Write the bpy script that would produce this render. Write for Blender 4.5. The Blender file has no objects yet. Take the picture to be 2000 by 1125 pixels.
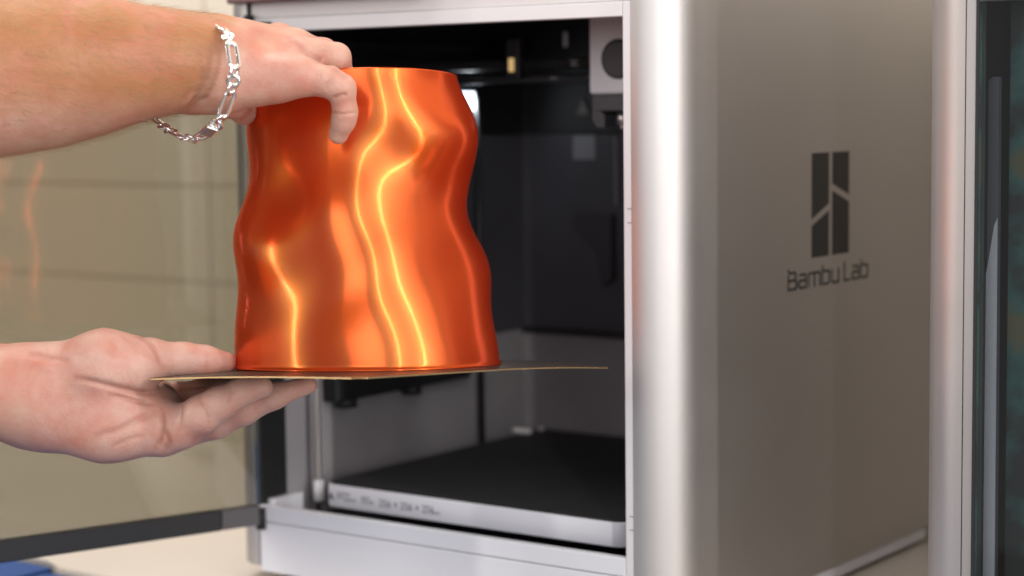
import bpy, bmesh, math, random
import numpy as np
from mathutils import Vector, Matrix
random.seed(7)
rng = np.random.default_rng(7)
scene = bpy.context.scene
COL = scene.collection

# ------------------------------------------------------------------ camera
YAW, PITCH, ROLL, FPX = 0.6240, 0.0921, -0.0118, 3806.9
CAM = np.array([1.0249, -1.0532, 0.3531])
_f = np.array([-math.sin(YAW)*math.cos(PITCH), math.cos(YAW)*math.cos(PITCH), -math.sin(PITCH)])
_r = np.array([math.cos(YAW), math.sin(YAW), 0.0])
_u = np.cross(_r, _f)
CR = math.cos(ROLL)*_r + math.sin(ROLL)*_u
CU = -math.sin(ROLL)*_r + math.cos(ROLL)*_u
CF = _f
cam_data = bpy.data.cameras.new('camera')
cam = bpy.data.objects.new('camera', cam_data)
COL.objects.link(cam)
cam.matrix_world = Matrix([[CR[0], CU[0], -CF[0], CAM[0]], [CR[1], CU[1], -CF[1], CAM[1]], [CR[2], CU[2], -CF[2], CAM[2]], [0, 0, 0, 1]])
cam_data.sensor_width = 36.0
cam_data.lens = FPX/2000*36
cam_data.clip_start = 0.05
cam_data.clip_end = 60
cam_data.dof.use_dof = True
cam_data.dof.focus_distance = 1.15
cam_data.dof.aperture_fstop = 5.0
scene.camera = cam


def at(px, py, d):
    """world point seen at pixel (px, py) of the 2000 px photograph, d metres deep"""
    return CAM + (CF + (px-1000)/FPX*CR - (py-562.5)/FPX*CU)*d


# ------------------------------------------------------------------ world, lamps, exposure
world = bpy.data.worlds.new('World')
scene.world = world
world.use_nodes = True
bg = world.node_tree.nodes['Background']
bg.inputs['Color'].default_value = (0.80, 0.78, 0.77, 1)
bg.inputs['Strength'].default_value = 0.24
scene.view_settings.view_transform = 'Standard'
scene.view_settings.look = 'None'
scene.view_settings.exposure = 0.07
scene.view_settings.gamma = 1.0


def area(name, loc, target, sx, sy, power, color=(1, 1, 1)):
    l = bpy.data.lights.new(name, 'AREA')
    l.shape = 'RECTANGLE'
    l.size, l.size_y = sx, sy
    l.energy = power
    l.color = color
    o = bpy.data.objects.new(name, l)
    COL.objects.link(o)
    o.location = loc
    d = Vector(target)-Vector(loc)
    o.rotation_euler = d.to_track_quat('-Z', 'Y').to_euler()
    return o


def around(az, dist, z):
    a = math.radians(az)
    return (0.256+dist*math.sin(a), -0.14-dist*math.cos(a), z)


area('strip_lamp_key', around(47, 2.2, 0.95), (0.256, -0.14, 0.95), 0.040, 2.1, 17, (1.0, 0.97, 0.94))
area('strip_lamp_side', around(81, 1.7, 0.9), (0.256, -0.14, 0.9), 0.026, 1.9, 16, (1.0, 0.96, 0.92))
area('strip_lamp_left', around(-45, 2.2, 0.95), (0.256, -0.14, 0.95), 0.032, 2.0, 20, (1.0, 0.93, 0.86))
area('wide_side_softbox', around(82, 2.7, 1.2), (0.25, -0.1, 0.3), 4.2, 1.7, 46, (0.97, 0.97, 1.0))  # added unseen softbox, sized for the broad sheen on the vase
area('front_softbox', around(13, 2.5, 0.85), (0.22, 0.0, 0.25), 1.4, 1.0, 17, (0.97, 0.97, 1.0))
area('ceiling_softbox', (-0.5, -0.3, 2.3), (-0.3, 0.3, 0.1), 1.6, 1.2, 44, (1.0, 0.95, 0.90))

# ------------------------------------------------------------------ material helpers
def mat(name, color, rough=0.5, metal=0.0, noise=0.0, nscale=40.0, bump=0.0, bscale=400.0, rvar=0.0, **kw):
    m = bpy.data.materials.new(name)
    m.use_nodes = True
    nt = m.node_tree
    b = nt.nodes['Principled BSDF']
    b.inputs['Base Color'].default_value = (*color, 1)
    b.inputs['Roughness'].default_value = rough
    b.inputs['Metallic'].default_value = metal
    for k, v in kw.items():
        b.inputs[k.replace('_', ' ')].default_value = v
    tc = None
    if noise or bump or rvar:
        tc = nt.nodes.new('ShaderNodeTexCoord')
    if noise or rvar:
        n = nt.nodes.new('ShaderNodeTexNoise')
        n.inputs['Scale'].default_value = nscale
        n.inputs['Detail'].default_value = 5
        nt.links.new(tc.outputs['Object'], n.inputs['Vector'])
        if noise:
            r = nt.nodes.new('ShaderNodeValToRGB')
            r.color_ramp.elements[0].position = 0.3
            r.color_ramp.elements[1].position = 0.7
            r.color_ramp.elements[0].color = (*[c*(1-noise) for c in color], 1)
            r.color_ramp.elements[1].color = (*[min(1, c*(1+noise)) for c in color], 1)
            nt.links.new(n.outputs['Fac'], r.inputs['Fac'])
            nt.links.new(r.outputs['Color'], b.inputs['Base Color'])
        if rvar:
            mr = nt.nodes.new('ShaderNodeMapRange')
            mr.inputs['To Min'].default_value = rough-rvar
            mr.inputs['To Max'].default_value = rough+rvar
            mr.inputs['From Min'].default_value = 0.3
            mr.inputs['From Max'].default_value = 0.7
            nt.links.new(n.outputs['Fac'], mr.inputs['Value'])
            nt.links.new(mr.outputs['Result'], b.inputs['Roughness'])
    if bump:
        n2 = nt.nodes.new('ShaderNodeTexNoise')
        n2.inputs['Scale'].default_value = bscale
        n2.inputs['Detail'].default_value = 4
        nt.links.new(tc.outputs['Object'], n2.inputs['Vector'])
        bp = nt.nodes.new('ShaderNodeBump')
        bp.inputs['Strength'].default_value = bump
        bp.inputs['Distance'].default_value = 0.001
        nt.links.new(n2.outputs['Fac'], bp.inputs['Height'])
        nt.links.new(bp.outputs['Normal'], b.inputs['Normal'])
    return m


def glow(name, color, s):
    m = mat(name, (0.1, 0.1, 0.1))
    b = m.node_tree.nodes['Principled BSDF']
    b.inputs['Emission Color'].default_value = (*color, 1)
    b.inputs['Emission Strength'].default_value = s
    return m


def glass(name, tint, ior=1.5, rough=0.01):
    m = bpy.data.materials.new(name)
    m.use_nodes = True
    nt = m.node_tree
    nt.nodes.remove(nt.nodes['Principled BSDF'])
    out = nt.nodes['Material Output']
    tr = nt.nodes.new('ShaderNodeBsdfTransparent')
    tr.inputs['Color'].default_value = (*tint, 1)
    gl = nt.nodes.new('ShaderNodeBsdfGlossy')
    gl.inputs['Roughness'].default_value = rough
    gl.inputs['Color'].default_value = (1, 1, 1, 1)
    fr = nt.nodes.new('ShaderNodeFresnel')
    fr.inputs['IOR'].default_value = ior
    mx = nt.nodes.new('ShaderNodeMixShader')
    nt.links.new(fr.outputs['Fac'], mx.inputs['Fac'])
    nt.links.new(tr.outputs['BSDF'], mx.inputs[1])
    nt.links.new(gl.outputs['BSDF'], mx.inputs[2])
    nt.links.new(mx.outputs['Shader'], out.inputs['Surface'])
    return m


M_ALU = mat('anodised_aluminium', (0.54, 0.515, 0.505), 0.50, 1.0, rvar=0.03, nscale=9, bump=0.05, bscale=1500)
M_FRAME = mat('painted_frame', (0.66, 0.645, 0.66), 0.5, 0.0, bump=0.05, bscale=1800)
M_PANEL = mat('painted_panel', (0.58, 0.55, 0.55), 0.5, 0.0, bump=0.05, bscale=1800)
M_BASE = mat('base_plastic', (0.70, 0.70, 0.74), 0.5, 0.0, bump=0.05, bscale=1800)
M_BLACK = mat('black_plastic', (0.016, 0.016, 0.018), 0.42, bump=0.08, bscale=900)
M_GASKET = mat('black_gasket', (0.010, 0.010, 0.011), 0.6)
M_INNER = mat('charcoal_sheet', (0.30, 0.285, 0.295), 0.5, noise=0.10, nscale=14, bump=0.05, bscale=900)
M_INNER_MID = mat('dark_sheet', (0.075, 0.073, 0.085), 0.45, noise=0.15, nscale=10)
M_CHUTE = mat('chute_black', (0.05, 0.048, 0.052), 0.5)
M_CLIP = mat('white_clip', (0.85, 0.83, 0.82), 0.35)
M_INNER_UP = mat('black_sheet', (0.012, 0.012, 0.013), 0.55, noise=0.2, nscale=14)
M_BEDTOP = mat('black_bed_surface', (0.014, 0.014, 0.015), 0.62, noise=0.25, nscale=60, bump=0.15, bscale=1500)
M_BEDFRONT = mat('grey_bed_carrier', (0.74, 0.74, 0.80), 0.4, bump=0.04, bscale=1200)
M_PRINT = mat('grey_print', (0.16, 0.16, 0.21), 0.6)
M_LOGO = mat('logo_print', (0.012, 0.011, 0.012), 0.5)
M_STEEL = mat('bright_steel', (0.72, 0.70, 0.66), 0.3, 1.0)
M_ROD = mat('dark_rod', (0.02, 0.02, 0.022), 0.4, 0.4)
M_RUBBER = mat('rubber', (0.03, 0.03, 0.032), 0.8)
M_DOORBAR = mat('door_border', (0.014, 0.013, 0.014), 0.5, bump=0.05, bscale=900)
M_HINGE = mat('door_hinge_grey', (0.10, 0.09, 0.095), 0.45)
M_GLASS = glass('tinted_glass', (0.62, 0.61, 0.555), 1.62)
M_GLASS2 = glass('dark_tinted_glass', (0.94, 0.95, 0.96), 1.6)
M_SCREEN = mat('maroon_screen_lip', (0.10, 0.035, 0.035), 0.35)
M_TABLE = mat('cream_laminate', (0.60, 0.545, 0.485), 0.38, noise=0.03, nscale=6, bump=0.03, bscale=600)
M_TABLE_EDGE = mat('table_edge', (0.55, 0.47, 0.39), 0.5)
M_WALL = mat('cream_wall_paint', (0.70, 0.625, 0.515), 0.7, noise=0.03, nscale=3, bump=0.06, bscale=250)
M_JOINT = mat('wall_joint', (0.68, 0.605, 0.50), 0.8)
M_FLOOR = mat('grey_floor', (0.28, 0.26, 0.24), 0.5, noise=0.1, nscale=3)
M_BLUE = mat('blue_plastic', (0.004, 0.055, 0.23), 0.7, bump=0.05, bscale=500)
M_PLATE = mat('gold_build_plate', (0.075, 0.055, 0.042), 0.42, 0.7, bump=0.2, bscale=2500)
M_PLATE_EDGE = mat('gold_plate_edge', (0.42, 0.29, 0.15), 0.4, 1.0)
M_SILVER = mat('silver', (0.93, 0.92, 0.91), 0.2, 1.0)
M_TOOL = mat('toolhead_grey', (0.86, 0.87, 0.90), 0.45)
M_TOOL_LOW = mat('toolhead_dark_grey', (0.09, 0.09, 0.10), 0.45)
M_LABELGREY = mat('grey_label', (0.26, 0.27, 0.29), 0.5)
M_WARN = mat('dim_warning_sticker', (0.16, 0.145, 0.12), 0.5)
M_NB_REFL_DARK = mat('painted_reflection_dark', (0.16, 0.17, 0.20), 0.5)  # colour of the dim upper part of a reflection in the glass
M_NB_REFL_PALE = mat('painted_reflection_pale', (0.84, 0.87, 0.93), 0.5)  # colour of the bright lower part of that reflection
M_NB_REFL_FOLIAGE = mat('painted_foliage_reflection', (0.05, 0.12, 0.11), 0.6, noise=0.7, nscale=32)  # mottled colours painted as foliage mirrored in the glass
_nt = M_NB_REFL_FOLIAGE.node_tree
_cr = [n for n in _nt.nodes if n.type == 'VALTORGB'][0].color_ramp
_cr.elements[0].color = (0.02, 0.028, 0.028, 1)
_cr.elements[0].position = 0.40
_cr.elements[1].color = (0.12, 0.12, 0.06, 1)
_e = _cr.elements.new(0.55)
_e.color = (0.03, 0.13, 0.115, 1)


# ------------------------------------------------------------------ mesh helpers
def link(name, me, parent=None, loc=None):
    o = bpy.data.objects.new(name, me)
    COL.objects.link(o)
    if parent is not None:
        o.parent = parent
    if loc is not None:
        o.location = loc
    return o


def finish(name, bm, m, parent=None, smooth=False, loc=None):
    me = bpy.data.meshes.new(name)
    bmesh.ops.recalc_face_normals(bm, faces=bm.faces)
    bm.to_mesh(me)
    bm.free()
    for mm in (m if isinstance(m, (list, tuple)) else [m]):
        me.materials.append(mm)
    if smooth:
        me.shade_smooth()
    return link(name, me, parent, loc)


def add_box(bm, x0, x1, y0, y1, z0, z1, bev=0.0, seg=2, mi=0):
    vs = [bm.verts.new((x, y, z)) for x in (x0, x1) for y in (y0, y1) for z in (z0, z1)]
    fs = [bm.faces.new([vs[i] for i in q]) for q in ((0, 1, 3, 2), (4, 6, 7, 5), (0, 4, 5, 1), (2, 3, 7, 6), (0, 2, 6, 4), (1, 5, 7, 3))]
    for f in fs:
        f.material_index = mi
    if bev:
        es = list({e for f in fs for e in f.edges})
        bmesh.ops.bevel(bm, geom=es, offset=bev, segments=seg, affect='EDGES', profile=0.5)


def box(name, m, parent, b, bev=0.0006, seg=2):
    bm = bmesh.new()
    for q in (b if isinstance(b[0], (list, tuple)) else [b]):
        add_box(bm, *q, bev=bev, seg=seg)
    return finish(name, bm, m, parent)


def add_prism(bm, poly, z0, z1, fn=lambda a, b, c: (a, b, c)):
    """extrude polygon (a, b) between c = z0 and z1"""
    lo = [bm.verts.new(fn(a, b, z0)) for a, b in poly]
    hi = [bm.verts.new(fn(a, b, z1)) for a, b in poly]
    n = len(poly)
    bm.faces.new(lo[::-1])
    bm.faces.new(hi)
    for i in range(n):
        bm.faces.new((lo[i], lo[(i+1) % n], hi[(i+1) % n], hi[i]))


def rounded(x0, x1, y0, y1, r, n=8, corners=(1, 1, 1, 1)):
    out = []
    for k, (cx, cy) in enumerate(((x0+r, y0+r), (x1-r, y0+r), (x1-r, y1-r), (x0+r, y1-r))):
        if corners[k]:
            for i in range(n+1):
                a = math.pi*(1+k*0.5)+math.pi/2*i/n
                out.append((cx+r*math.cos(a), cy+r*math.sin(a)))
        else:
            out.append(((x0, y0), (x1, y0), (x1, y1), (x0, y1))[k])
    return out


def add_cyl(bm, p0, p1, r0, r1=None, n=20):
    r1 = r0 if r1 is None else r1
    p0, p1 = Vector(p0), Vector(p1)
    d = (p1-p0).normalized()
    a = d.orthogonal().normalized()
    b = d.cross(a)
    A = [bm.verts.new(p0+(a*math.cos(t)+b*math.sin(t))*r0) for t in [2*math.pi*i/n for i in range(n)]]
    B = [bm.verts.new(p1+(a*math.cos(t)+b*math.sin(t))*r1) for t in [2*math.pi*i/n for i in range(n)]]
    bm.faces.new(A[::-1])
    bm.faces.new(B)
    for i in range(n):
        f = bm.faces.new((A[i], A[(i+1) % n], B[(i+1) % n], B[i]))
        f.smooth = True


def cyl(name, m, parent, p0, p1, r, n=20):
    bm = bmesh.new()
    add_cyl(bm, p0, p1, r, n=n)
    return finish(name, bm, m, parent)


def thing(name, label, cat, loc=(0, 0, 0), group=None):
    o = bpy.data.objects.new(name, None)
    COL.objects.link(o)
    o.location = loc
    o.empty_display_size = 0.05
    o['label'] = label
    o['category'] = cat
    if group:
        o['group'] = group
    return o


def tag(o, label, cat, group=None):
    o['label'] = label
    o['category'] = cat
    if group:
        o['group'] = group
    return o


def text_mesh(name, s, size, m, parent, origin, xdir, zdir, extrude=0.0001, sx=1.0, spacing=1.0):
    c = bpy.data.curves.new(name, 'FONT')
    c.body = s
    c.size = size
    c.extrude = extrude
    c.space_character = spacing
    t = bpy.data.objects.new(name, c)
    COL.objects.link(t)
    bpy.context.view_layer.update()
    dg = bpy.context.evaluated_depsgraph_get()
    me = bpy.data.meshes.new_from_object(t.evaluated_get(dg))
    bpy.data.objects.remove(t)
    me.materials.clear()
    me.materials.append(m)
    o = link(name, me, parent)
    x, z = Vector(xdir).normalized(), Vector(zdir).normalized()
    y = x.cross(z)*-1
    n = x.cross(z)
    o.matrix_local = Matrix([[x[0]*sx, z[0], n[0], origin[0]], [x[1]*sx, z[1], n[1], origin[1]], [x[2]*sx, z[2], n[2], origin[2]], [0, 0, 0, 1]])
    return o


# ------------------------------------------------------------------ setting: wall, floor
wall = None
bm = bmesh.new()
add_box(bm, -3.2, 2.4, 0.462, 0.56, -0.75, 2.2)
wall = finish('wall', bm, M_JOINT)
wall['kind'] = 'structure'
wall['label'] = 'cream panelled wall behind the printers'
pm = None
for zi, (z0, z1) in enumerate(((-0.06, 0.1685), (0.17, 0.2725), (0.274, 0.62), (0.6225, 1.4))):
    for k in range(4):
        x0 = -2.9+1.22*k
        box('wall_panel', M_WALL, wall, (x0, x0+1.2175, 0.4555, 0.463, z0, z1), 0.0008)
bm = bmesh.new()
add_box(bm, -3.2, 3, -3.5, 0.56, -0.80, -0.752)
fl = finish('floor', bm, M_FLOOR)
fl['kind'] = 'structure'
fl['label'] = 'plain grey floor under the workbench'

# ------------------------------------------------------------------ workbench
bench = thing('workbench', 'cream laminate workbench under both printers', 'workbench', (0.1, 0.2, -0.75))


def under(root, ob):
    """parent while keeping the part's mesh in world coordinates"""
    ob.parent = root
    ob.matrix_parent_inverse = Matrix.Translation(root.location).inverted()
    return ob


bm = bmesh.new()
add_prism(bm, [(-1.9, -0.0300), (-0.165, -0.0347), (-0.138, -0.0489), (1.3, -0.0500), (1.3, 0.455), (-1.9, 0.455)], -0.03, 0.0)
bmesh.ops.bevel(bm, geom=list(bm.edges), offset=0.0015, segments=2, affect='EDGES')
under(bench, finish('tabletop', bm, M_TABLE))
for x in (-1.8, 1.2):
    for y in (0.03, 0.40):
        under(bench, box('leg', M_RUBBER, None, (x-0.025, x+0.025, y-0.025, y+0.025, -0.75, -0.03), 0.002))

# blue bins on the floor side of the bench edge
for x0, x1, y1, lab in ((-0.62, -0.152, -0.040, 'dark blue plastic bin against the bench edge, below the open glass door'),
                        (-0.1445, 0.32, -0.0535, 'blue plastic bin along the front edge of the bench, below the printer base')):
    bb = thing('storage_bin', lab, 'bin', (x0+0.2, -0.2, -0.75), 'blue bins in front of the bench')
    bm = bmesh.new()
    add_prism(bm, rounded(x0+0.008, x1-0.008, -0.40, y1-0.006, 0.006), -0.75, -0.030)
    under(bb, finish('body', bm, M_BLUE))
    bm = bmesh.new()
    add_prism(bm, rounded(x0, x1, -0.41, y1, 0.006, 4), -0.0299, -0.0035)
    bmesh.ops.bevel(bm, geom=list(bm.edges), offset=0.001, segments=2, affect='EDGES')
    under(bb, finish('lid', bm, M_BLUE))

# ------------------------------------------------------------------ printers
W, D, R = 0.392, 0.428, 0.0306
ZB, ZT = 0.0138, 0.492          # bottom and top of the aluminium shell
ZO0, ZO1 = 0.0602, 0.4102       # the door opening
XO0, XO1 = 0.0300, 0.3552


def shell_profile(right, n=14, t=0.0022):
    """one side skin: front seam, round corner, flat side, round corner, rear seam"""
    pts = []
    for i in range(n+1):
        a = math.pi/2*i/n
        pts.append((W-R+R*math.sin(a), R-R*math.cos(a)))
    for i in range(n+1):
        a = math.pi/2*i/n
        pts.append((W-R+R*math.cos(a), D-R+R*math.sin(a)))
    inner = []
    for i in range(n+1):
        a = math.pi/2*i/n
        inner.append((W-R+(R-t)*math.sin(a), R-(R-t)*math.cos(a)))
    for i in range(n+1):
        a = math.pi/2*i/n
        inner.append((W-R+(R-t)*math.cos(a), D-R+(R-t)*math.sin(a)))
    poly = pts+inner[::-1]
    if not right:
        poly = [(W-x, y) for x, y in poly][::-1]
    return poly


def make_printer(root, open_front):
    def P(o):
        return under_local(root, o)

    # aluminium side skins
    for right in (True, False):
        bm = bmesh.new()
        add_prism(bm, shell_profile(right), ZB, ZT)
        o = finish('side_shell', bm, M_ALU, root)
        for p in o.data.polygons:
            p.use_smooth = abs(p.normal.z) < 0.5
        mod = o.modifiers.new('edges', 'EDGE_SPLIT')
        mod.split_angle = math.radians(40)
        if right and open_front:
            logo(o)
    # base: front face split by a seam, corner at the left rounded
    box('base_front', M_BASE, root, (0.0315, XO1+0.0062, 0.0003, 0.012, 0.010, 0.0474), 0.0008)
    box('base_lip', M_BASE, root, (0.0315, XO1-0.0003, 0.0003, 0.0070, 0.0480, ZO0), 0.0007)
    box('base_skirt', M_BASE, root, (0.02, W-0.0012, 0.0325, D-0.034, 0.0040, 0.0132), 0.001)
    bm = bmesh.new()
    add_prism(bm, rounded(0.006, 0.36, 0.012, D-0.008, 0.02), 0.0138, 0.040)
    finish('base_floor', bm, M_GASKET, root)
    for x in (0.035, W-0.035):
        for y in (0.045, D-0.045):
            cyl('foot', M_RUBBER, root, (x, y, 0.0), (x, y, 0.0068), 0.016 if y < 0.2 else 0.020, 24)
    # front frame
    box('frame_stile', M_FRAME, root, (XO1, 0.3611, 0.0002, 0.012, 0.0480, ZO1+0.0095), 0.0006)
    box('frame_rail', M_FRAME, root, (0.0312, XO1-0.0002, 0.0003, 0.012, ZO1, ZO1+0.0095), 0.0006)
    for z in (0.0795, 0.0885, 0.2790, 0.2880):
        box('frame_notch', M_HINGE, root, (0.3583, 0.3612, -0.00015, 0.0004, z, z+0.0004), 0)
    box('top_panel', M_PANEL, root, (0.0312, 0.3611, 0.0028, 0.014, ZO1+0.0098, ZT), 0.0006)
    box('touchscreen', M_SCREEN, root, (0.02, 0.20, -0.010, 0.0025, 0.4308, 0.488), 0.0015)
    box('lid', M_PANEL, root, (0.004, W-0.004, 0.012, D-0.006, ZT-0.004, ZT+0.006), 0.002)
    box('rear_cover', M_BLACK, root, (0.0312, 0.3608, D-0.006, D-0.001, 0.016, ZT-0.005), 0.001)


def under_local(root, o):
    o.parent = root
    return o


def logo(parent):
    """the dark print on the right side skin, x = W plane, a = y, b = z"""
    x = W
    def fn(a, b, c):
        return (x+c, a, b)
    y0, y1, ym0, ym1 = 0.1900, 0.2492, 0.2168, 0.2221
    zt, zb = 0.3189, 0.2446
    polys = [
        [(y0, zt), (y0, 0.2723), (ym0, 0.2822), (ym0, zt)],
        [(y0, 0.2673), (y0, zb), (ym0, zb), (ym0, 0.2772)],
        [(ym1, zt), (ym1, 0.2962), (y1, 0.2872), (y1, zt)],
        [(ym1, 0.2912), (ym1, zb), (y1, zb), (y1, 0.2822)],
    ]
    for p in polys:
        bm = bmesh.new()
        add_prism(bm, p, 0.00005, 0.00025, fn)
        finish('emblem_piece', bm, M_LOGO, parent)
    # lettering drawn as strokes
    S = 0.0128
    letters = {
        'B': (1.00, [[(0, 0), (0, .74)], [(-.02, 1.05), (.12, .9), (.7, .9), (.82, .8), (.82, .6), (.7, .48), (.12, .48)], [(.7, .48), (.9, .38), (.9, .1), (.78, 0), (0, 0)]]),
        'a': (.92, [[(.08, .72), (.68, .72), (.8, .62), (.8, 0), (.12, 0), (0, .1), (0, .3), (.12, .4), (.8, .4)]]),
        'm': (1.40, [[(0, 0), (0, .72), (1.18, .72), (1.3, .62), (1.3, 0)], [(.65, .72), (.65, 0)]]),
        'b': (.92, [[(0, 1.02), (0, 0), (.68, 0), (.8, .1), (.8, .62), (.68, .72), (0, .72)]]),
        'u': (.92, [[(0, .72), (0, .1), (.12, 0), (.8, 0), (.8, .72)]]),
        'L': (.80, [[(0, 1.02), (0, 0), (.7, 0)]]),
    }
    a0 = 0.1548
    total = sum(letters[c][0]+.2 for c in 'BambuLab')+.38
    k = 0.1305/total
    for c in 'Bambu Lab':
        if c == ' ':
            a0 += .38*k
            continue
        w, strokes = letters[c]
        bm = bmesh.new()
        hw = 0.00088
        j = 0
        for st in strokes:
            pts = [(a0+p*k, 0.2246+q*S) for p, q in st]
            for (ax, az), (bx, bz) in zip(pts, pts[1:]):
                d = math.hypot(bx-ax, bz-az)
                ux, uz = (bx-ax)/d*hw, (bz-az)/d*hw
                q = [(ax-ux-uz, az-uz+ux), (ax-ux+uz, az-uz-ux), (bx+ux+uz, bz+uz-ux), (bx+ux-uz, bz+uz+ux)]
                add_prism(bm, q[::-1], 0.00005, 0.00018+0.00003*j, fn)
                j += 1
        finish('letter', bm, M_LOGO, parent)
        a0 += (w+.2)*k


printer = thing('desktop_printer', 'silver enclosed 3D printer with its glass door swung open, logo on its side', '3D printer', (0, 0, 0), '3D printers on the workbench')
make_printer(printer, True)

# --- inside of the open printer
P = printer
box('inner_gasket', M_GASKET, P, (0.0285, 0.0330, 0.0012, 0.0300, 0.0500, 0.4700), 0.0006)
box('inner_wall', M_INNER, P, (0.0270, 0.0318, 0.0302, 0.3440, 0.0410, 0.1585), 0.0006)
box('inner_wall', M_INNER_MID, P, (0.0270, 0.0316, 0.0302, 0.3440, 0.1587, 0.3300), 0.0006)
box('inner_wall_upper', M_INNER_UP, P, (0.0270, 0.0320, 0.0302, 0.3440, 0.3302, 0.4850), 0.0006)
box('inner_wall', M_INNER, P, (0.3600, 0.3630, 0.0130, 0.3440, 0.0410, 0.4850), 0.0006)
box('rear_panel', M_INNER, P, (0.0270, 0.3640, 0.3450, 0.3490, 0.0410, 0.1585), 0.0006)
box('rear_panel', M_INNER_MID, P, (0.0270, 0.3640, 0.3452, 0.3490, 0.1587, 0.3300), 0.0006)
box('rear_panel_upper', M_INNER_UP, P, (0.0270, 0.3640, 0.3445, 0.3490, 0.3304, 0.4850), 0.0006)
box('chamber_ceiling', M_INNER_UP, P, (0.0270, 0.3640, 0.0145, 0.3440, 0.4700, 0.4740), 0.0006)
box('rear_ledge', M_BLACK, P, (0.0330, 0.3600, 0.3380, 0.3448, 0.1560, 0.1610), 0.0006)
# dark equipment along the top of the chamber
box('gantry_beam', M_BLACK, P, (0.0330, 0.3590, 0.195, 0.212, 0.3830, 0.3905), 0.001)
box('gantry_beam', M_TOOL_LOW, P, (0.0330, 0.3590, 0.190, 0.196, 0.3735, 0.3770), 0.001)
cyl('gantry_rod', mat('rod_grey', (0.10, 0.10, 0.11), 0.35, 0.6), P, (0.034, 0.185, 0.3752), (0.359, 0.185, 0.3752), 0.0032)
box('belt_rail', M_BLACK, P, (0.034, 0.045, 0.032, 0.334, 0.4010, 0.4060), 0.0008)
box('belt_rail', M_ROD, P, (0.034, 0.042, 0.032, 0.334, 0.3900, 0.3935), 0.0008)
# vertical drive parts
cyl('lead_screw', M_STEEL, P, (0.0440, 0.0530, 0.046), (0.0440, 0.0530, 0.36), 0.0020, 16)
bm = bmesh.new()
for k in range(150):                # its thread
    z = 0.066+k*0.0019
    add_cyl(bm, (0.0440, 0.0530, z), (0.0440, 0.0530, z+0.0009), 0.0025, n=12)
thr = finish('thread', bm, M_STEEL, P)
thr['kind'] = 'stuff'
cyl('screw_nut', M_TOOL, P, (0.0440, 0.0530, 0.0560), (0.0440, 0.0530, 0.0715), 0.0042, 20)
cyl('guide_rod', M_ROD, P, (0.0450, 0.2620, 0.045), (0.0450, 0.2620, 0.40), 0.0026, 16)
bm = bmesh.new()
add_box(bm, 0.033, 0.048, 0.072, 0.245, 0.1285, 0.150, bev=0.002)
add_cyl(bm, (0.042, 0.089, 0.123), (0.042, 0.089, 0.130), 0.009, n=20)
add_cyl(bm, (0.042, 0.171, 0.123), (0.042, 0.171, 0.130), 0.008, n=20)
finish('side_bracket', bm, M_GASKET, P)
# lights, stickers and small fittings
def on_x(px, py, x):
    d = CF+(px-1000)/FPX*CR-(py-562.5)/FPX*CU
    return CAM+d*((x-CAM[0])/d[0])


q0, q1 = on_x(885, 180, 0.0335), on_x(927, 215, 0.0335)
box('chamber_lamp', glow('cool_white_led', (0.80, 0.90, 1.0), 4.0), P, (0.0325, 0.0355, q0[1], q1[1], q1[2], q0[2]), 0.001)
cl = area('chamber_led', (0.0375, 0.5*(q0[1]+q1[1]), 0.5*(q0[2]+q1[2])), (0.25, 0.22, 0.25), 0.014, 0.012, 0.035, (0.85, 0.92, 1.0))
d_ = CF+(1000-1000)/FPX*CR-(127-562.5)/FPX*CU
q0 = CAM+d_*((0.170-CAM[1])/d_[1])
box('status_lamp', glow('amber_led', (1.0, 0.66, 0.25), 0.55), P, (q0[0]-0.0022, q0[0]+0.0022, 0.1680, 0.1700, q0[2]-0.0052, q0[2]+0.0052), 0.0006)
box('status_lamp_holder', M_BLACK, P, (q0[0]-0.006, q0[0]+0.006, 0.1702, 0.1780, q0[2]-0.010, q0[2]+0.020), 0.001)
box('light_strip', M_TOOL, P, (0.1085, 0.1115, 0.297, 0.299, 0.4030, 0.4155), 0.0005)
bm = bmesh.new()
add_prism(bm, [(0.0905, 0.3470), (0.1030, 0.3470), (0.0968, 0.3610)], 0.3425, 0.3440, lambda a, b, c: (a, c, b))
finish('warning_sticker', bm, M_WARN, P)
box('rear_label', M_LABELGREY, P, (0.0854, 0.1082, 0.3440, 0.3449, 0.3085, 0.3292), 0.0003)
box('cable_strip', M_LABELGREY, P, (0.1288, 0.1306, 0.3425, 0.3449, 0.2700, 0.3270), 0.0003)
bm = bmesh.new()
add_prism(bm, [(0.088, 0.262), (0.128, 0.262), (0.128, 0.206), (0.118, 0.200), (0.112, 0.228), (0.088, 0.250)], 0.338, 0.3449, lambda a, b, c: (a, c, b))
finish('waste_chute', bm, M_CHUTE, P)
# toolhead
th = box('toolhead', M_TOOL, P, (0.2503, 0.300, 0.1200, 0.165, 0.3622, 0.4300), 0.0022, 3)
bm = bmesh.new()
add_cyl(bm, (0.2757, 0.1206, 0.3868), (0.2757, 0.1192, 0.3868), 0.0142, n=40)
finish('fan_ring', bm, M_GASKET, th)
bm = bmesh.new()
add_cyl(bm, (0.2757, 0.1191, 0.3868), (0.2757, 0.1183, 0.3868), 0.0124, n=40)
finish('fan_cover', bm, mat('fan_grey', (0.06, 0.06, 0.066), 0.4), th)
bm = bmesh.new()
add_box(bm, 0.2515, 0.2990, 0.1215, 0.160, 0.3500, 0.3620, bev=0.0012)
add_prism(bm, [(0.2515, 0.3520), (0.2515, 0.3440), (0.2555, 0.3385), (0.2620, 0.3385), (0.2620, 0.3470), (0.2560, 0.3520)], 0.1222, 0.150, lambda a, b, c: (a, c, b))
finish('nozzle_housing', bm, M_TOOL_LOW, th)
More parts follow.
